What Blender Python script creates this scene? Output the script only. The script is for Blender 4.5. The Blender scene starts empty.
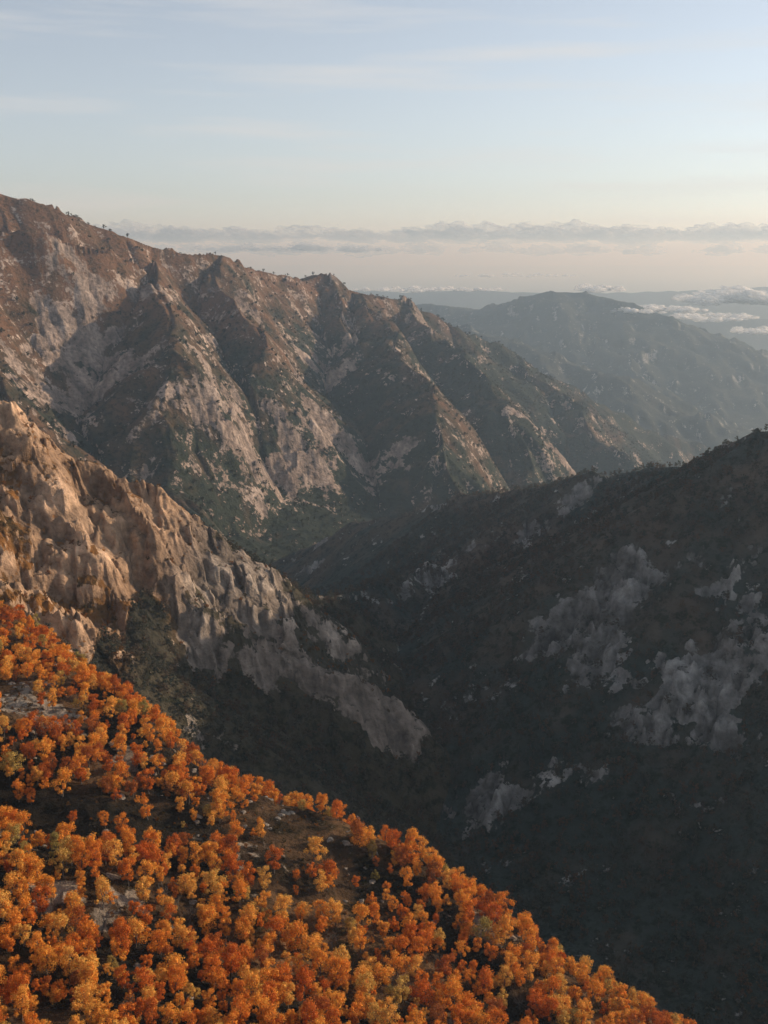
import bpy, math, time
import numpy as np
from mathutils import Vector
rng=np.random.default_rng(7)
Q=0.8
FPX=512/math.tan(math.radians(25)); PITCH=math.radians(13.2)
cp,sp=math.cos(PITCH),math.sin(PITCH)
def S(u,v,D):
    a=(u-384)/FPX; b=(512-v)/FPX
    f=cp+b*sp; up=-sp+b*cp
    return (a/f*D, D, up/f*D)
AZ=math.radians(67); EL=math.radians(14)

# ---------------- noise
F=np.float32
perm=rng.permutation(256).astype(np.int32); perm=np.concatenate([perm,perm])
ang=rng.uniform(0,2*np.pi,256); GX=np.cos(ang).astype(F); GY=np.sin(ang).astype(F)
def perlin(x,y,seed=0):
    xi=np.floor(x); yi=np.floor(y)
    fx=(x-xi).astype(F); fy=(y-yi).astype(F)
    xi=(xi.astype(np.int64)+seed*37)&255; yi=(yi.astype(np.int64)+seed*91)&255
    u=fx*fx*fx*(fx*(fx*6-15)+10); v=fy*fy*fy*(fy*(fy*6-15)+10)
    x1=(xi+1)&255; y1=(yi+1)&255
    def g(ix,iy,dx,dy):
        h=perm[perm[ix]+iy]; return GX[h]*dx+GY[h]*dy
    n00=g(xi,yi,fx,fy); n10=g(x1,yi,fx-1,fy); n01=g(xi,y1,fx,fy-1); n11=g(x1,y1,fx-1,fy-1)
    a=n00+u*(n10-n00); b=n01+u*(n11-n01)
    return (a+v*(b-a))*1.5
def fbm(x,y,lam,o,seed=0,gain=.5):
    s=0;a=1;t=0
    for i in range(o):
        s=s+a*perlin(x/lam,y/lam,seed+i); t+=a; a*=gain; lam/=2.03
    return s/t
def ridged(x,y,lam,o,seed=0,gain=.5):
    s=0;a=1;t=0;w=1
    for i in range(o):
        n=1-np.abs(perlin(x/lam,y/lam,seed+i))*1.6; n=np.clip(n,0,1)**2
        s=s+a*n*w; w=np.clip(n*1.6,0,1); t+=a; a*=gain; lam/=2.1
    return s/t
def billow(x,y,lam,o,seed=0,gain=.5):
    s=0;a=1;t=0
    for i in range(o):
        s=s+a*np.abs(perlin(x/lam,y/lam,seed+i)); t+=a; a*=gain; lam/=2.1
    return s/t
CR=np.random.default_rng(9).uniform(0,1,(256,3)).astype(F)
def blocks(x,y,lam,seed=0):
    """fractured rock: tilted facets per voronoi cell"""
    x=x/lam; y=y/lam; ix=np.floor(x); iy=np.floor(y); fx=(x-ix).astype(F); fy=(y-iy).astype(F)
    ix=ix.astype(np.int64)+seed*17; iy=iy.astype(np.int64)+seed*31
    best=np.full(x.shape,9.,F); val=np.zeros(x.shape,F)
    for i in (-1,0,1):
        for j in (-1,0,1):
            hsh=perm[perm[(ix+i)&255]+((iy+j)&255)]; c_=CR[hsh]
            ax=i+c_[...,0]-fx; ay=j+c_[...,1]-fy; dd=ax*ax+ay*ay
            v=c_[...,2]+(c_[...,0]-.5)*ax*1.1+(c_[...,1]-.5)*ay*1.1
            m=dd<best; best=np.where(m,dd,best); val=np.where(m,v,val)
    return val-.5
def sm(a,b,x):
    t=np.clip((x-a)/(b-a),0,1); return t*t*(3-2*t)
def smax(a,b,k):
    h=np.clip(.5+.5*(a-b)/k,0,1); return b+(a-b)*h+k*h*(1-h)

# ---------------- grid (level of detail falls off with distance)
def seg(a,b,n): return np.linspace(a,b,max(2,int(n*Q)),endpoint=False)
r=np.concatenate([seg(3,190,20),seg(190,520,360),seg(520,1100,700),seg(1100,2100,240),seg(2100,4800,460),seg(4800,10000,170),seg(10000,30000,90),np.geomspace(30000,150000,16)])
d=math.radians
th=np.concatenate([seg(d(-100),d(-23),50),seg(d(-23),d(23),960),seg(d(23),d(90),140),np.linspace(d(90),d(260),30)])
NR,NT=len(r),len(th)
R,TH=np.meshgrid(r,th,indexing='ij')
X=R*np.sin(TH); Y=R*np.cos(TH)

wa=np.clip(R*0.012,4,60)
WX=X+wa*fbm(X,Y,260,2,11)*1.3+ wa*1.0*fbm(X,Y,900,2,14)*sm(1500,3000,R)
WY=Y+wa*fbm(X,Y,260,2,21)*1.3+ wa*1.0*fbm(X,Y,900,2,24)*sm(1500,3000,R)
rnd=np.clip(R*.006,1,45)

def ridge(pts,sl,sr,H=0,lin=0):
    """pts: crest polyline; sl/sr = gradient of left/right flank seen along the line; H = concave flank depth"""
    out=np.full(X.shape,-9999.0)
    for (x0,y0,z0),(x1,y1,z1) in zip(pts[:-1],pts[1:]):
        dx,dy=x1-x0,y1-y0; L2=dx*dx+dy*dy; L=math.sqrt(L2)
        t=np.clip(((WX-x0)*dx+(WY-y0)*dy)/L2,0,1)
        ex=WX-(x0+t*dx); ey=WY-(y0+t*dy)
        dist=np.sqrt(ex*ex+ey*ey)+1e-3
        perp=(ex*dy-ey*dx)/L/dist   # + = right
        dist=np.sqrt(dist*dist+rnd*rnd)-rnd
        s=(sl+sr)/2+(sr-sl)/2*perp
        drop=s*dist
        if H: drop=H*(1-np.exp(-drop/H))+lin*dist
        out=np.maximum(out,z0+t*(z1-z0)-drop)
    return out

base=np.interp(Y,[0,600,900,1500,2000,3500,5500,9000,13000],[-385,-395,-410,-470,-720,-900,-1030,-1250,-1400])
base=base+fbm(X,Y,400,3,5)*25*sm(200,900,R)
far=sm(9000,14000,R)
base=base+far*(ridged(X,Y,6000,4,61)*420-150)*(1-sm(26000,40000,R))
base=np.maximum(base,-1450)

# foreground hill: tilted shoulder with a broken edge
cA,gx,gy=-190,-.35,-.08
def onA(u,v):
    x,y,z=S(u,v,1.0); D=cA/(z-gx*x-gy); return (x*D,D)
edge=[onA(*p) for p in [(-60,600),(0,622),(60,670),(120,720),(165,762),(230,796),(290,822),(360,848),(430,884),(520,948),(600,1004),(690,1060)]]
dirA=np.array([.865,-.503]); nA=np.array([.503,.865])
eu=[p[0]*dirA[0]+p[1]*dirA[1] for p in edge]; ew=[p[0]*nA[0]+p[1]*nA[1] for p in edge]
U=WX*dirA[0]+WY*dirA[1]; W=WX*nA[0]+WY*nA[1]
wc=np.interp(U,eu,ew)
ov=W-wc
hA=np.clip(cA+gx*X+gy*Y,-400,60)+9*fbm(X,Y,80,3,71)-0.78*np.where(ov>0,np.sqrt(ov*ov+64)-8,0)
hA=hA+5*np.exp(-(ov/25)**2)
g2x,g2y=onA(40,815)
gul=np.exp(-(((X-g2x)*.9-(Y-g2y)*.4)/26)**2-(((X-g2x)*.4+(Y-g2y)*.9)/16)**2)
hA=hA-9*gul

B2=[S(100,461,820),S(150,520,770),S(200,612,735),S(260,640,740),S(330,668,745),S(390,698,755)]
B=[ridge([S(-260,330,780),S(-100,375,780),S(0,405,800),S(25,425,800),S(45,455,805),S(100,461,820),S(150,482,835),S(185,520,850),S(210,540,860),S(260,572,890),S(325,600,930)],.9,.9),
   ridge([S(325,600,930),S(345,635,900),S(355,680,860)],1.0,1.2),
   ridge(B2,1.4,1.1),
   ridge([S(0,405,800),S(30,480,760),S(80,545,725),S(110,590,705)],1.0,1.0),
   ridge([S(-120,540,640),S(0,582,620),S(60,617,620),S(120,662,610),S(165,715,600)],.8,.8)]
Fs=[ridge([S(325,600,960),S(370,590,1050),S(425,565,1150),S(475,602,1080),S(515,655,1000)],.8,.9),
    ridge([S(425,565,1150),S(425,620,1060),S(415,670,990)],.9,.9)]
Dd=[ridge([(900,520,-100),(620,690,-118),(450,800,-128),S(768,432,900),S(735,447,960),S(715,462,1050),S(640,472,1200),S(560,482,1320),S(500,494,1430),S(430,506,1560),S(360,524,1680),S(300,556,1800)],.72,.6),
    ridge([S(640,472,1200),S(610,540,1080),S(570,600,1000),S(545,680,920)],.8,.8),
    ridge([S(760,440,920),S(720,560,850),S(650,650,800),S(600,760,770)],.75,.75),
    ridge([(450,800,-128),S(800,620,770),S(730,720,720),S(690,800,690)],.75,.75),
    ridge([S(500,494,1430),S(470,540,1330),S(450,580,1260)],.7,.7)]
C=[ridge([S(-400,120,2300),S(-150,150,2450),S(0,193,2600),S(60,214,2650),S(120,237,2750),S(150,247,2850),S(215,262,3050),S(260,272,3250),S(300,284,3450),S(320,274,3550),S(350,291,3650),S(400,303,3850),S(440,320,4050)],.6,1.1,640,.22),
   ridge([S(440,320,4050),S(500,352,4350),S(580,395,4700),S(650,430,5000),S(740,455,5300),S(800,480,5600)],.6,.75),
   ridge([S(-300,200,2150),S(-100,222,2280),S(0,233,2380),S(60,241,2450),S(110,254,2550),S(160,288,2620)],.6,1.3,600,.2),
   ridge([S(150,262,2750),S(165,300,2450),S(170,350,2220),S(155,410,2060),S(165,480,1930),S(215,535,1840)],1.4,.62),
   ridge([S(215,262,3050),S(240,310,2750),S(262,350,2550)],1.1,.7),
   ridge([S(320,274,3550),S(335,310,3350),S(350,345,3150)],1.2,.65),
   ridge([S(350,291,3650),S(395,340,3080),S(430,400,2650),S(450,450,2420),S(465,500,2280)],1.4,.62),
   ridge([S(400,303,3850),S(455,350,3400),S(505,410,3000),S(530,470,2800)],1.2,.6),
   ridge([S(-60,250,2300),S(-40,330,2050),S(0,400,1850),S(50,470,1720)],.9,.9),
   ridge([S(500,352,4350),S(565,410,3850),S(615,460,3550)],.95,.55)]
E=[ridge([S(330,316,10500),S(430,304,9800),S(480,311,9300),S(530,296,9100),S(555,292,9000),S(580,293,9000),S(620,302,8800),S(680,326,8500),S(768,362,8000),S(950,420,7300)],.38,.38),
   ridge([S(570,293,9000),S(590,335,8200),S(640,385,7300)],.45,.4),
   ridge([S(360,312,8200),S(430,320,7600),S(500,340,7000),S(600,374,6500),S(700,420,6100),S(800,455,5800)],.42,.4),
   ridge([S(900,290,14000),S(768,318,13500),S(700,322,13000),S(640,305,13500),S(560,310,14500)],.3,.3),
   ridge([S(300,286,19000),S(400,292,18500),S(470,289,18000),S(560,294,17500),S(700,290,18500),S(900,280,19000)],.2,.2)]
mx=lambda L: np.maximum.reduce(L)
hB,hF,hD,hC,hE=mx(B),mx(Fs),mx(Dd),mx(C),mx(E)
stack=np.stack([base,hA,hB,hF,hD,hC,hE]); zone=np.argmax(stack,0); del stack
h=base
for q,k in ((hE,120),(hC,60),(hD,30),(hF,20),(hB,15),(hA,12)): h=smax(q,h,k)

def grad(h):
    gr=np.gradient(h,r,axis=0); gt=np.gradient(h,th,axis=1)/R
    return gr*np.sin(TH)+gt*np.cos(TH), gr*np.cos(TH)-gt*np.sin(TH)
hx,hy=grad(h); sl=np.sqrt(hx*hx+hy*hy)+1e-4
steep=sm(.12,.55,sl)
k=1.0*sm(.05,.5,sl)/sl
dx0=(-hy*k).astype(F); dy0=(hx*k).astype(F)
H2=np.random.default_rng(3).uniform(0,.5,(256,2)).astype(F)
def erosion(px,py,dx,dy):
    ix=np.floor(px); iy=np.floor(py); fx=(px-ix).astype(F); fy=(py-iy).astype(F)
    ix=ix.astype(np.int64); iy=iy.astype(np.int64)
    va=0;vx=0;vy=0;wt=0
    for i in (-1,0,1):
        for j in (-1,0,1):
            hsh=perm[perm[(ix-i)&255]+((iy-j)&255)]
            ax=fx+i-H2[hsh,0]; ay=fy+j-H2[hsh,1]
            w=np.exp(-2*(ax*ax+ay*ay)); m=(ax*dx+ay*dy)*F(6.283)
            va=va+np.cos(m)*w; s=-np.sin(m)*w; vx=vx+s*dx; vy=vy+s*dy; wt=wt+w
    return va/wt,vx/wt,vy/wt
eh=np.zeros_like(X); ex=0;ey=0
lam=420.; a=24.
for o in range(6):
    e,gx_,gy_=erosion(X/lam+o*13.7,Y/lam+o*5.1,dx0+ey,dy0-ex)
    m=steep*sm(lam*2.2,lam*7,R)
    if o<2: m=m*np.where(zone==6,2,1)
    eh+=e*a*m
    ex=ex+gx_*.22; ey=ey+gy_*.22
    lam/=2.; a*=.46
h=h+eh
# crags
rk=fbm(X,Y,260,4,31); rk2=fbm(X,Y,60,5,41,.6)
cr1=ridged(WX,WY,240,4,51)-.35
cr2=ridged(WX,WY,50,5,55,.55)-.35
zB=(zone==2).astype(float); zD=((zone==4)|(zone==3)).astype(float); zC=(zone==5).astype(float); zA=(zone==1).astype(float); zE=(zone==6).astype(float)
def spot(u,v,D,s):
    x,y,_=S(u,v,D); return np.exp(-((X-x)**2+(Y-y)**2)/(s*s))
spots=spot(610,655,830,42)*.45+spot(660,740,740,50)*.6+spot(740,720,720,50)*.45+spot(740,560,860,45)*.45+spot(700,800,690,40)*.6+spot(450,590,1150,60)*.55+spot(560,510,1250,60)*.25
b2x=[p[0] for p in B2]; b2z=[p[2] for p in B2]
below=h-np.interp(X,b2x,b2z)+22*rk2
bfor=np.where(X>b2x[1],sm(-18,-34,below),0)*(zone==2)*(Y<900)
bfor=np.maximum(bfor,zB*sm(0,1,(Y>850)*(X>b2x[2])*1.0)*.6)
bfor=np.maximum(bfor,zB*sm(-165,-135,X+20*rk2)*(1-sm(675,705,Y)))
slab=zB*sm(b2x[1],b2x[2],X)
craw=rk+.9*rk2+zB*.36-slab*.2-zD*.34+(spots*(1+1.6*rk2))*zD-zC*.26-zA*.25-zE*.4-(zone==0)*.4-bfor*1.2+zC*spot(220,370,2300,330)*.38
rockmask=np.clip(sm(.0,.35,craw)*sm(.15,.5,sl),0,1)
rBs=zB*(1-bfor*.8); rB=rBs*(1-.5*slab)
wx=X+5*fbm(X,Y,30,3,95); wy=Y+5*fbm(X,Y,30,3,98)
bk1=blocks(wx*1.25+wy*.3,wy*.8-wx*.2,26,1); bk2=blocks(wx*1.3+wy*.4,wy*.8-wx*.3,10,2); bkC=blocks(WX,WY,70,3)
bl=billow(WX+WY*.35,WY*.8-WX*.2,60,4,58,.48)
sB=billow(X*.9+Y*.45,(Y*.9-X*.45)*.5,19,4,66,.55)      # strata / joints
sD=billow(X*.8-Y*.6,(X*.6+Y*.8)*.3,15,4,69,.58)
st_=np.where(zone==2,sB,sD)
h=h+cr1*(zC*18+zE*26+zD*10+zB*8)*steep*sm(500,1500,R)
h=h+cr2*(rB*2+zD*6*rockmask+zC*7*rockmask+zA*1.5)*np.clip(steep+.1,0,1)
h=h+(bl-.3)*(rB*24+zD*24*rockmask+zC*16*rockmask)*np.clip(steep+.1,0,1)
h=h+(st_-.3)*(rBs*8+zD*16*rockmask+zC*6*rockmask)*np.clip(steep+.1,0,1)
h=h+bk1*(rBs*7+zD*8*rockmask)*steep+bk2*(rBs*3.2+zD*4*rockmask+zA*1.2*sm(.15,.4,rk2))*np.clip(steep+.2,0,1)+bkC*zC*14*rockmask
# ledges along tilted strata
t_=h/17+X*.022+.7*rk2; fl=np.floor(t_); fr=t_-fl
h=h+(fl+sm(.2,.8,fr)-t_)*17*.4*(rBs+zD*rockmask)
h=h+fbm(X,Y,9,3,77)*.8*(1-sm(1500,2500,R))
hx,hy=grad(h); sl2=np.sqrt(hx*hx+hy*hy)

def grid_mesh(name,x,y,z):
    nr,nt=x.shape
    me=bpy.data.meshes.new(name)
    co=np.stack([x,y,z],-1).reshape(-1,3).astype(F)
    i=np.arange(nr*nt).reshape(nr,nt)
    f=np.stack([i[:-1,:-1],i[:-1,1:],i[1:,1:],i[1:,:-1]],-1).reshape(-1,4)[:, ::-1]
    me.vertices.add(len(co)); me.vertices.foreach_set('co',co.ravel())
    me.loops.add(f.size); me.loops.foreach_set('vertex_index',f.ravel().astype(np.int32))
    me.polygons.add(len(f)); me.polygons.foreach_set('loop_start',(np.arange(len(f))*4).astype(np.int32))
    me.polygons.foreach_set('use_smooth',np.ones(len(f),bool))
    me.update(calc_edges=True)
    ob=bpy.data.objects.new(name,me); bpy.context.collection.objects.link(ob); return ob
terr=grid_mesh('mountain_terrain',X,Y,h)
# --- ground cover colours
n1=fbm(X,Y,320,4,81)[...,None]; n2=fbm(X,Y,40,4,85)[...,None]
c=lambda *a: np.array(a)
def mixc(a,b,t): return a*(1-t)+b*t
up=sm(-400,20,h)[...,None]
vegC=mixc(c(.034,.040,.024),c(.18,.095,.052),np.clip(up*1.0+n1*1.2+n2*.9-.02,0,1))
vegB=mixc(c(.09,.06,.028),c(.38,.16,.04),np.clip(.45+n1+n2,0,1))
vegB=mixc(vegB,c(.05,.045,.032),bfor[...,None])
vegB=mixc(vegB,c(.085,.07,.045),slab[...,None])
vegD=mixc(c(.052,.066,.055),c(.14,.105,.078),np.clip(.45+n1*1.4+n2*1.1,0,1))
vegA=mixc(c(.022,.016,.010),c(.24,.13,.06),np.clip(.28+n1*.6+n2*1.3-gul[...,None],0,1))  # shade painted into the litter: near-black gaps, and the gully darkened again
vegE=mixc(c(.025,.035,.028),c(.06,.058,.042),np.clip(.5+n1,0,1))
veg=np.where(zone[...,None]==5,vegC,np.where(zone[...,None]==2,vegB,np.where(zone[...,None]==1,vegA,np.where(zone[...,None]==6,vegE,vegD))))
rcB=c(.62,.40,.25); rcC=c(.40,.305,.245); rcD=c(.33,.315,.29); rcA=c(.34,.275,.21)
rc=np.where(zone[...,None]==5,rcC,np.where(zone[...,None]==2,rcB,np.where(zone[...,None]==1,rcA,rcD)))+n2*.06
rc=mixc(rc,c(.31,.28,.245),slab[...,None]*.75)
rc=rc*(.68+.8*np.clip(bl*1.3,0,.8))[...,None]*(.6+1.1*np.clip(st_,0,.8))[...,None]*(1+.3*bk1+.25*bk2)[...,None]  # crevices darkened in the albedo to stand in for relief shading
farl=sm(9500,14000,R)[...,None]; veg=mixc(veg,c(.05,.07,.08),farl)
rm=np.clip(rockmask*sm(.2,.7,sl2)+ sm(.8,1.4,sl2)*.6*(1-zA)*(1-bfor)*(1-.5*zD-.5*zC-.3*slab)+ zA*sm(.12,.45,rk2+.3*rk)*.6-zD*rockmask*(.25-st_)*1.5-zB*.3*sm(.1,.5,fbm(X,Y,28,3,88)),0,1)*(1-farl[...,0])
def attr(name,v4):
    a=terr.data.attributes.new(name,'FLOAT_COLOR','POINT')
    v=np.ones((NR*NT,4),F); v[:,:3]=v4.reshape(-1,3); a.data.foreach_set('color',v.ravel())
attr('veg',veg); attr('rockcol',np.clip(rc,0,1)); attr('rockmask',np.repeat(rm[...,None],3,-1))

def mat(name):
    m=bpy.data.materials.new(name); m.use_nodes=True; nt=m.node_tree; nt.nodes.clear()
    return m,nt,nt.nodes.new,nt.links.new
m,nt,N,L=mat('rock_and_scrub')
out=N('ShaderNodeOutputMaterial'); bs=N('ShaderNodeBsdfPrincipled'); bs.inputs['Roughness'].default_value=.95; bs.inputs['Specular IOR Level'].default_value=.1
L(bs.outputs[0],out.inputs[0])
def A(n):
    a=N('ShaderNodeAttribute'); a.attribute_name=n; return a
geo=N('ShaderNodeNewGeometry')
def noise(scale,detail=6,rough=.6):
    n=N('ShaderNodeTexNoise'); n.inputs['Scale'].default_value=scale; n.inputs['Detail'].default_value=detail; n.inputs['Roughness'].default_value=rough
    L(geo.outputs['Position'],n.inputs['Vector']); return n
def ramp(src,a,b,ca=(0,0,0,1),cb=(1,1,1,1)):
    q=N('ShaderNodeValToRGB'); q.color_ramp.elements[0].position=a; q.color_ramp.elements[1].position=b
    q.color_ramp.elements[0].color=ca; q.color_ramp.elements[1].color=cb; L(src,q.inputs[0]); return q
def mix(f,a,b,bt='MIX'):
    x=N('ShaderNodeMix'); x.data_type='RGBA'; x.blend_type=bt
    for s,i in ((f,0),(a,6),(b,7)):
        if isinstance(s,(int,float)): x.inputs[i].default_value=s
        elif isinstance(s,tuple): x.inputs[i].default_value=s
        else: L(s,x.inputs[i])
    return x.outputs[2]
def math_(op,a,b=0.,cl=False):
    x=N('ShaderNodeMath'); x.operation=op; x.use_clamp=cl
    for s,i in ((a,0),(b,1)):
        if isinstance(s,(int,float)): x.inputs[i].default_value=s
        else: L(s,x.inputs[i])
    return x.outputs[0]
nf=noise(.11,8,.65); nm=noise(.022,8,.62)
sp_=ramp(nf.outputs[0],.5,.6,(0,0,0,1),(1,1,1,1)).outputs[0]
vegc=mix(sp_,A('veg').outputs[0],mix(1.,A('veg').outputs[0],(.38,.45,.38,1),'MULTIPLY'))
rv=ramp(nf.outputs[0],.3,.7,(.4,.4,.4,1),(1.35,1.35,1.35,1)).outputs[0]
rv2=ramp(nm.outputs[0],.35,.65,(.6,.57,.55,1),(1.15,1.15,1.15,1)).outputs[0]
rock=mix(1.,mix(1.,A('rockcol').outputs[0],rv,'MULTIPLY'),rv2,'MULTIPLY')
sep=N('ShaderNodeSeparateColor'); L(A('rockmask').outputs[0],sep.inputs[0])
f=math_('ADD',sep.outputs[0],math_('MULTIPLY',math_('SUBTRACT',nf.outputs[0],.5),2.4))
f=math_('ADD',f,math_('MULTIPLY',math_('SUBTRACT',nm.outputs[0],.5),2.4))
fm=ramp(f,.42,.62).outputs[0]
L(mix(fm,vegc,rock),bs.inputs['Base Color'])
bp=N('ShaderNodeBump'); bp.inputs['Strength'].default_value=1.; bp.inputs['Distance'].default_value=7.
L(nf.outputs[0],bp.inputs['Height']); L(bp.outputs[0],bs.inputs['Normal'])
terr.data.materials.append(m)

# ---------------- trees
def tree_mesh(name,seed,H=8.,W=5.,leaf=.45,nclump=22,per=100,bare=False,spread=1.3):
    g=np.random.default_rng(seed); V=[];Fc=[];mi=[]
    def tube(p0,p1,r0,r1,n=6):
        p0=np.array(p0);p1=np.array(p1); ax=p1-p0; ax/=np.linalg.norm(ax)
        a=np.cross(ax,[.3,1,.2]); a/=np.linalg.norm(a); b=np.cross(ax,a); s=len(V)
        for p,rr in ((p0,r0),(p1,r1)):
            for i in range(n):
                t=2*math.pi*i/n; V.append(p+rr*(math.cos(t)*a+math.sin(t)*b))
        for i in range(n): Fc.append((s+i,s+(i+1)%n,s+n+(i+1)%n,s+n+i)); mi.append(0)
    top=np.array([g.normal(0,.3),g.normal(0,.3),H*.55])
    tube((0,0,-1),top*[.5,.5,.5],.24,.17); tube(top*[.5,.5,.5],top,.17,.1)
    cl=[]
    lobe=g.uniform(0,6.28)
    for i in range(nclump):
        zz=g.uniform(.25,.98); az=g.uniform(0,6.283)+i*2.4
        prof=math.sin(math.pi*min(1,(zz-.1)/.98))**.75*(1+.3*math.sin(az*2+lobe))
        rr=W*.5*prof*g.uniform(.3,1.)
        ce=np.array([rr*math.cos(az),rr*math.sin(az),zz*H]); cl.append((ce,g.uniform(.55,1.25)*W*.155))
        if i<10 or bare:
            st=top*g.uniform(.45,.95); tube(st,ce,.07,.03,4)
            if bare:
                for k in range(5):
                    tube(st+(ce-st)*g.uniform(.4,1),ce+g.normal(0,.8,3),.035,.012,3)
    if not bare:
        cl.append((np.array([0,0,H*.62]),W*.24))
        for ce,cr in cl:
            for k in range(per):
                v=g.normal(size=3); v/=np.linalg.norm(v)
                p=ce+v*cr*g.uniform(.45,spread)*[1,1,.9]
                nn=v+g.normal(0,.4,3); nn/=np.linalg.norm(nn)
                a=np.cross(nn,g.normal(size=3)); a/=np.linalg.norm(a); b=np.cross(nn,a)
                s=leaf*g.uniform(.5,1.); i0=len(V)
                V.extend([p-a*s*.5,p-b*s*.35,p+a*s*.5,p+b*s*.35]); Fc.append((i0,i0+1,i0+2,i0+3)); mi.append(1)
    me=bpy.data.meshes.new(name); me.from_pydata([tuple(v) for v in V],[],Fc)
    me.polygons.foreach_set('material_index',mi); return me
def leafmat(name,stops,tint=1.):
    m,nt,N,L=mat(name)
    out=N('ShaderNodeOutputMaterial'); oi=N('ShaderNodeObjectInfo'); cr=N('ShaderNodeValToRGB')
    e=cr.color_ramp.elements
    while len(e)<len(stops): e.new(.5)
    for el,(p,col) in zip(e,stops): el.position=p; el.color=(*col,1)
    # stands of similar colour: per-tree random blended with a slow noise over the hillside
    nl=N('ShaderNodeTexNoise'); nl.inputs['Scale'].default_value=.03; nl.inputs['Detail'].default_value=2; L(oi.outputs['Location'],nl.inputs['Vector'])
    m1=N('ShaderNodeMapRange'); m1.inputs[1].default_value=.3; m1.inputs[2].default_value=.7; m1.inputs[3].default_value=-.02; m1.inputs[4].default_value=.36; L(nl.outputs[0],m1.inputs[0])
    ma=N('ShaderNodeMath'); ma.operation='MULTIPLY_ADD'; L(oi.outputs['Random'],ma.inputs[0]); ma.inputs[1].default_value=.68; L(m1.outputs[0],ma.inputs[2])
    L(ma.outputs[0],cr.inputs[0])
    tc=N('ShaderNodeTexCoord'); nz=N('ShaderNodeTexNoise'); nz.inputs['Scale'].default_value=.9; L(tc.outputs['Object'],nz.inputs['Vector'])
    hv=N('ShaderNodeHueSaturation'); L(cr.outputs[0],hv.inputs['Color'])
    mr=N('ShaderNodeMapRange'); mr.inputs[1].default_value=.3; mr.inputs[2].default_value=.7; mr.inputs[3].default_value=.6; mr.inputs[4].default_value=1.3
    L(nz.outputs[0],mr.inputs[0]); L(mr.outputs[0],hv.inputs['Value'])
    df=N('ShaderNodeBsdfDiffuse'); tr=N('ShaderNodeBsdfTranslucent'); mx_=N('ShaderNodeMixShader'); mx_.inputs[0].default_value=.25
    L(hv.outputs[0],df.inputs[0]); L(hv.outputs[0],tr.inputs[0]); L(df.outputs[0],mx_.inputs[1]); L(tr.outputs[0],mx_.inputs[2]); L(mx_.outputs[0],out.inputs[0])
    return m
lm=leafmat('autumn_leaves',[(0,(.24,.19,.06)),(.08,(.36,.14,.05)),(.22,(.66,.18,.035)),(.42,(.80,.30,.05)),(.62,(.86,.40,.07)),(.80,(.88,.50,.12)),(.93,(.50,.36,.11)),(1,(.24,.22,.07))])
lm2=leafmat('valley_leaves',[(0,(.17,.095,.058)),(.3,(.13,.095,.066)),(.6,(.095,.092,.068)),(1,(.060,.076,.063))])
lm3=leafmat('shrub_leaves',[(0,(.05,.05,.02)),(.4,(.12,.07,.025)),(.7,(.34,.13,.03)),(1,(.06,.065,.025))])
lm4=leafmat('mountain_scrub_leaves',[(0,(.035,.042,.02)),(.5,(.06,.055,.028)),(1,(.04,.05,.025))])
bm_,nt,N,L=mat('bark'); o_=N('ShaderNodeOutputMaterial'); b_=N('ShaderNodeBsdfDiffuse'); nz=N('ShaderNodeTexNoise'); nz.inputs['Scale'].default_value=3
rp=N('ShaderNodeValToRGB'); rp.color_ramp.elements[0].color=(.06,.05,.04,1); rp.color_ramp.elements[1].color=(.25,.22,.19,1); L(nz.outputs[0],rp.inputs[0]); L(rp.outputs[0],b_.inputs[0]); L(b_.outputs[0],o_.inputs[0])
def variants(cname,specs,lmat):
    col=bpy.data.collections.new(cname)
    for i,s in enumerate(specs):
        me=tree_mesh(cname+'_mesh',**s); me.materials.append(bm_); me.materials.append(lmat)
        ob=bpy.data.objects.new(cname,me); col.objects.link(ob)
    return col
near=variants('beech_tree',[dict(seed=1,H=8.5,W=5.2),dict(seed=2,H=9.5,W=5.2,nclump=26),dict(seed=3,H=6.5,W=4.6,nclump=18),dict(seed=4,H=7.5,W=6.6,nclump=28),dict(seed=5,H=4.6,W=3.8,nclump=13),dict(seed=6,H=9,W=5.8,nclump=27),dict(seed=7,H=6.5,W=5,bare=True,nclump=14)],lm)
lk=dict(leaf=1.3,nclump=9,per=22,spread=1.2)
lowc=variants('valley_tree',[dict(seed=11,H=8,W=7,**lk),dict(seed=12,H=7,W=7,**lk),dict(seed=13,H=9,W=7,**lk)],lm2)
sk_=dict(leaf=1.1,nclump=9,per=24,spread=1.2)
shr=variants('hillside_shrub',[dict(seed=21,H=5,W=6,**sk_),dict(seed=22,H=6,W=6,**sk_)],lm3)
shr2=variants('mountain_shrub',[dict(seed=23,H=5,W=6,**sk_),dict(seed=24,H=6,W=6,**sk_)],lm4)

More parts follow.
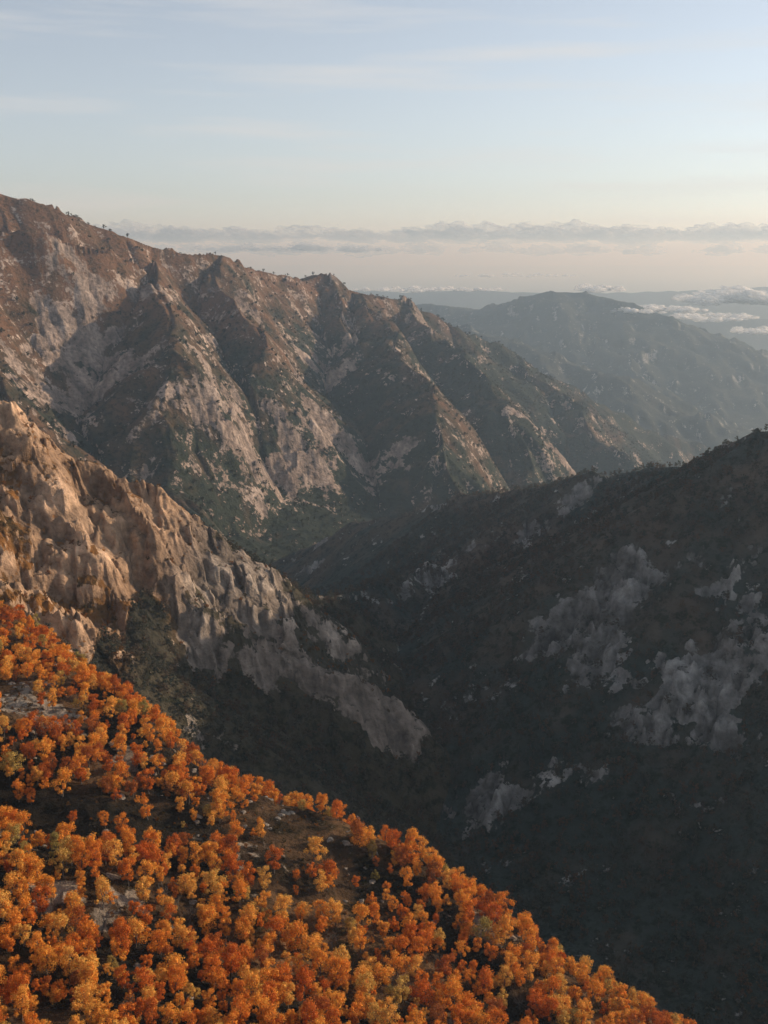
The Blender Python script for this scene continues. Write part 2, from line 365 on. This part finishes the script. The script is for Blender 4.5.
def rockcoll():
    m,nt,N,L=mat('boulder_stone'); o=N('ShaderNodeOutputMaterial'); b=N('ShaderNodeBsdfPrincipled'); b.inputs['Roughness'].default_value=.95
    tc=N('ShaderNodeTexCoord'); nz=N('ShaderNodeTexNoise'); nz.inputs['Scale'].default_value=2; nz.inputs['Detail'].default_value=6; L(tc.outputs['Object'],nz.inputs['Vector'])
    rp=N('ShaderNodeValToRGB'); rp.color_ramp.elements[0].position=.3; rp.color_ramp.elements[1].position=.7; rp.color_ramp.elements[0].color=(.10,.08,.06,1); rp.color_ramp.elements[1].color=(.30,.25,.20,1)
    L(nz.outputs[0],rp.inputs[0]); L(rp.outputs[0],b.inputs['Base Color']); L(b.outputs[0],o.inputs[0])
    col=bpy.data.collections.new('boulder')
    import bmesh
    for s in range(4):
        g=np.random.default_rng(50+s); bm=bmesh.new(); bmesh.ops.create_icosphere(bm,subdivisions=3,radius=1)
        pl=[(Vector(g.normal(size=3)).normalized(),g.uniform(.5,.85)) for _ in range(10)]
        for v in bm.verts:
            for n,dd in pl:
                t=v.co.dot(n)
                if t>dd: v.co-=n*(t-dd)
            v.co*=1+g.normal(0,.03)
            v.co.x*=1.4; v.co.z*=.6
        me=bpy.data.meshes.new('boulder_mesh'); bm.to_mesh(me); bm.free(); me.materials.append(m); col.objects.link(bpy.data.objects.new('boulder',me))
    return col
def forest(name,idx,col,nvar,smin,smax_,weights=None,pw=1.):
    n=len(idx); x=X.ravel()[idx]; y=Y.ravel()[idx]; z=h.ravel()[idx]-.3
    me=bpy.data.meshes.new(name); me.vertices.add(n); me.vertices.foreach_set('co',np.stack([x,y,z],-1).astype(F).ravel())
    a=me.attributes.new('scl','FLOAT','POINT'); a.data.foreach_set('value',(smin+(smax_-smin)*rng.uniform(0,1,n)**pw).astype(F))
    a=me.attributes.new('rot','FLOAT_VECTOR','POINT'); rr=np.zeros((n,3),F); rr[:,2]=rng.uniform(0,6.28,n); rr[:,:2]=rng.normal(0,.06,(n,2)); a.data.foreach_set('vector',rr.ravel())
    a=me.attributes.new('idx','INT','POINT'); a.data.foreach_set('value',rng.choice(nvar,n,p=weights).astype(np.int32))
    ob=bpy.data.objects.new(name,me); bpy.context.collection.objects.link(ob)
    ng=bpy.data.node_groups.new(name+'_scatter','GeometryNodeTree')
    ng.interface.new_socket('Geometry',in_out='INPUT',socket_type='NodeSocketGeometry'); ng.interface.new_socket('Geometry',in_out='OUTPUT',socket_type='NodeSocketGeometry')
    n_=ng.nodes.new; l_=ng.links.new
    gi=n_('NodeGroupInput'); go=n_('NodeGroupOutput'); ip=n_('GeometryNodeInstanceOnPoints'); ci=n_('GeometryNodeCollectionInfo')
    ci.inputs['Collection'].default_value=col; ci.inputs['Separate Children'].default_value=True; ci.inputs['Reset Children'].default_value=True
    def na(nm,t):
        q=n_('GeometryNodeInputNamedAttribute'); q.data_type=t; q.inputs[0].default_value=nm
        return [s for s in q.outputs if s.enabled][0]
    ip.inputs['Pick Instance'].default_value=True
    l_(gi.outputs[0],ip.inputs['Points']); l_(ci.outputs[0],ip.inputs['Instance']); l_(na('idx','INT'),ip.inputs['Instance Index'])
    l_(na('scl','FLOAT'),ip.inputs['Scale']); l_(na('rot','FLOAT_VECTOR'),ip.inputs['Rotation']); l_(ip.outputs[0],go.inputs[0])
    md=ob.modifiers.new('scatter','NODES'); md.node_group=ng; return ob
def pick(mask,dens,cell):
    """one tree per cell on masked ground"""
    ii=np.flatnonzero(mask.ravel()); ii=rng.permutation(ii)
    kx=np.floor((X.ravel()[ii])/cell).astype(np.int64); ky=np.floor(Y.ravel()[ii]/cell).astype(np.int64)
    _,first=np.unique(kx*1000003+ky,return_index=True); ii=ii[first]
    return ii[rng.uniform(size=len(ii))<dens.ravel()[ii]]
fov=(np.abs(TH)<d(25))
clear=fbm(X,Y,45,4,91,.6)
ax_,ay_=onA(285,838)
pa=((X-ax_)*.865-(Y-ay_)*.503); pb=((X-ax_)*.503+(Y-ay_)*.865)+14*rk2
glade=np.exp(-(pa/60)**2-(pb/18)**2)
g3x,g3y=onA(20,710); glade=np.maximum(glade,.7*np.exp(-((X-g3x)**2+(Y-g3y)**2)/20**2))
dens=np.clip(.97-sm(.03,.3,clear)*.7-sm(.3,.7,rm)*.5-glade*.85-gul*.85,0.05,1)
idx=pick((zone==1)&(R>150)&(R<700)&(ov<25)&fov,dens,4.5)
forest('autumn_beech_forest',idx,near,7,.4,1.15,[.18,.18,.15,.15,.14,.16,.04],.8)
idx=pick((zone==1)&(R>150)&(R<600)&(ov<15)&fov,np.clip(.10+glade*.35+sm(0,.3,clear)*.25,0,.6),3.0)
forest('undergrowth',idx,shr,2,.12,.32)
dens2=np.clip(.75-rm*1.3+clear*1.3,0,.95)
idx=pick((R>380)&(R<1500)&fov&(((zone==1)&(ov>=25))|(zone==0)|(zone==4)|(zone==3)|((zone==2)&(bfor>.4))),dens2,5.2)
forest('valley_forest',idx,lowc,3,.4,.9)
idx=pick((zone==2)&(bfor<.4)&fov&(R<1100),np.clip(.42-rm*.45+clear*.6,0,.6),4.5)
forest('hillside_shrubs',idx,shr,2,.2,.65)
idx=pick((zone==5)&fov&(R<4500),np.clip(.6-rm*.6-sm(-350,0,h)*.35+clear*.6,0,.8),15)
forest('mountain_shrubs',idx,shr2,2,.6,1.9)
idx=pick((zone==1)&(R>150)&(R<600)&(ov<15)&fov,np.clip(.05+sm(.2,.6,rm)*.5+glade*.3,0,.8),3.2)
forest('boulder_field',idx,rockcoll(),4,.25,1.7,None,3.)

# ---------------- clouds
import bmesh
def cloud(name,cx,cy,cz,lx,ly,lz,n,seed,mt):
    g=np.random.default_rng(seed); bm=bmesh.new(); 
    for i in range(n):
        t=g.uniform(-1,1); w_=(1-t*t)**.5
        s=lz*g.uniform(.2,1.)*(.3+.7*w_)
        o=len(bm.verts); bmesh.ops.create_icosphere(bm,subdivisions=4 if s>lz*.6 else 3,radius=1)
        bm.verts.ensure_lookup_table()
        px,py,pz=cx+t*lx,cy+g.uniform(-1,1)*ly*w_,cz+g.uniform(-.2,.5)*s
        ph=g.uniform(0,100)
        for v in bm.verts[o:]:
            q=v.co.copy(); k=1+.22*math.sin(q.x*5+ph)*math.sin(q.y*4+ph*2)+.16*math.sin(q.z*9+ph*3+q.x*7)+.10*math.sin(q.x*17+q.y*15+ph)+.06*math.sin(q.x*31+q.z*37+ph)
            zf=.75 if q.z>0 else .35
            v.co=(px+q.x*s*1.7*k,py+q.y*s*1.5*k,pz+q.z*s*zf*k)
    me=bpy.data.meshes.new(name); bm.to_mesh(me); bm.free(); me.polygons.foreach_set('use_smooth',np.ones(len(me.polygons),bool)); me.materials.append(mt)
    ob=bpy.data.objects.new(name,me); bpy.context.collection.objects.link(ob); return ob
def cloudmat(nm,sc_,lo,hi,col):
    m,nt,N,L=mat(nm); o_=N('ShaderNodeOutputMaterial'); df=N('ShaderNodeBsdfDiffuse'); tr=N('ShaderNodeBsdfTranslucent')
    df.inputs[0].default_value=(*col,1); tr.inputs[0].default_value=(*col,1)
    ms=N('ShaderNodeMixShader'); ms.inputs[0].default_value=.5; L(df.outputs[0],ms.inputs[1]); L(tr.outputs[0],ms.inputs[2])
    tp=N('ShaderNodeBsdfTransparent'); m2=N('ShaderNodeMixShader'); g_=N('ShaderNodeNewGeometry'); nz=N('ShaderNodeTexNoise'); nz.inputs['Scale'].default_value=sc_; nz.inputs['Detail'].default_value=6; nz.inputs['Roughness'].default_value=.7
    L(g_.outputs['Position'],nz.inputs['Vector']); rp=N('ShaderNodeValToRGB'); rp.color_ramp.elements[0].position=lo; rp.color_ramp.elements[1].position=hi
    L(nz.outputs[0],rp.inputs[0]); L(rp.outputs[0],m2.inputs[0]); L(tp.outputs[0],m2.inputs[1]); L(ms.outputs[0],m2.inputs[2]); L(m2.outputs[0],o_.inputs[0]); return m
cm=cloudmat('cloud_white',.005,.3,.7,(.97,.97,.97)); cmf=cloudmat('far_cloud_white',.0012,.38,.95,(.72,.74,.8))
for i,(u,v,D,lx,ly,lz,n,far_) in enumerate([(430,290,13000,900,500,42,70,0),(290,250,24000,2100,900,130,80,1),(655,311,8750,400,250,42,80,0),(745,300,10500,650,500,95,90,0),(600,290,11500,240,300,60,34,0),(765,332,8400,260,250,34,40,0),(710,318,9200,380,300,45,60,0),(520,276,21000,1200,500,50,40,0),
        (180,238,42000,9000,2500,480,130,1),(560,238,45000,9500,2500,560,140,1),(840,238,40000,6000,2500,480,80,1),(450,252,36000,14000,3000,300,120,1)]):
    x,y,z=S(u,v,D); cloud('cloud',x,y,z,lx,ly,lz,n,i+5,cmf if far_ else cm)

# ---------------- haze
def volmat(nm,dn,g,col):
    m,nt,N,L=mat(nm); o=N('ShaderNodeOutputMaterial'); v=N('ShaderNodeVolumeScatter'); v.inputs['Density'].default_value=dn; v.inputs['Anisotropy'].default_value=g; v.inputs['Color'].default_value=(*col,1); L(v.outputs[0],o.inputs['Volume']); return m
def box(name,x0,x1,y0,y1,z0,z1):
    me=bpy.data.meshes.new(name); v=[(x,y,z) for z in(z0,z1) for y in(y0,y1) for x in(x0,x1)]
    me.from_pydata(v,[],[(0,2,3,1),(4,5,7,6),(0,1,5,4),(2,6,7,3),(0,4,6,2),(1,3,7,5)]); ob=bpy.data.objects.new(name,me); bpy.context.collection.objects.link(ob); return ob
hz=box('atmospheric_haze',-70000,70000,-60000,90000,-1700,480); hz.data.materials.append(volmat('haze',5.8e-5,.35,(.52,.70,.90)))
hz2=box('atmospheric_haze',-72000,72000,-62000,92000,-1750,1500); hz2.data.materials.append(volmat('thin_haze',1.3e-5,.35,(.60,.77,.95)))

# ---------------- sky + sun
w=bpy.data.worlds.new('World'); bpy.context.scene.world=w; w.use_nodes=True; nt=w.node_tree; nt.nodes.clear(); N=nt.nodes.new; L=nt.links.new
o=N('ShaderNodeOutputWorld'); bg=N('ShaderNodeBackground'); bg.inputs[1].default_value=.15; L(bg.outputs[0],o.inputs[0])
sk=N('ShaderNodeTexSky'); sk.sky_type='NISHITA'; sk.sun_disc=False; sk.sun_elevation=EL; sk.sun_rotation=AZ; sk.air_density=1; sk.dust_density=.8; sk.ozone_density=3; sk.altitude=1400
hs=N('ShaderNodeHueSaturation'); hs.inputs['Saturation'].default_value=.48; hs.inputs['Value'].default_value=1.08; L(sk.outputs[0],hs.inputs['Color'])
tc=N('ShaderNodeTexCoord'); mp=N('ShaderNodeMapping'); mp.inputs['Scale'].default_value=(3.,3.,40); mp.inputs['Rotation'].default_value=(0,math.radians(2),0); mp.inputs['Location'].default_value=(.35,0,1.1); L(tc.outputs['Generated'],mp.inputs[0])
nz=N('ShaderNodeTexNoise'); nz.inputs['Scale'].default_value=1; nz.inputs['Detail'].default_value=8; nz.inputs['Roughness'].default_value=.55; L(mp.outputs[0],nz.inputs[0])
rp=N('ShaderNodeValToRGB'); rp.color_ramp.elements[0].position=.5; rp.color_ramp.elements[1].position=.72; rp.color_ramp.elements[0].color=(0,0,0,1); rp.color_ramp.elements[1].color=(.7,.7,.7,1); L(nz.outputs[0],rp.inputs[0])
mxn=N('ShaderNodeMix'); mxn.data_type='RGBA'; L(rp.outputs[0],mxn.inputs[0]); L(hs.outputs[0],mxn.inputs[6]); mxn.inputs[7].default_value=(5.0,5.0,5.05,1); L(mxn.outputs[2],bg.inputs[0])
su=bpy.data.lights.new('sun','SUN'); su.energy=5; su.angle=math.radians(.5); su.color=(1,.84,.65)
so=bpy.data.objects.new('sun',su); bpy.context.collection.objects.link(so)
so.rotation_euler=Vector((math.sin(AZ)*math.cos(EL),math.cos(AZ)*math.cos(EL),math.sin(EL))).to_track_quat('Z','Y').to_euler()
cam=bpy.data.cameras.new('camera'); co=bpy.data.objects.new('camera',cam); bpy.context.collection.objects.link(co)
cam.sensor_fit='VERTICAL'; cam.sensor_height=24; cam.lens=12/math.tan(math.radians(25)); cam.clip_start=1; cam.clip_end=300000
co.location=(0,0,0); co.rotation_euler=(math.radians(90)-PITCH,0,0)
sc=bpy.context.scene; sc.camera=co
sc.view_settings.view_transform='Standard'; sc.view_settings.look='None'; sc.view_settings.exposure=0
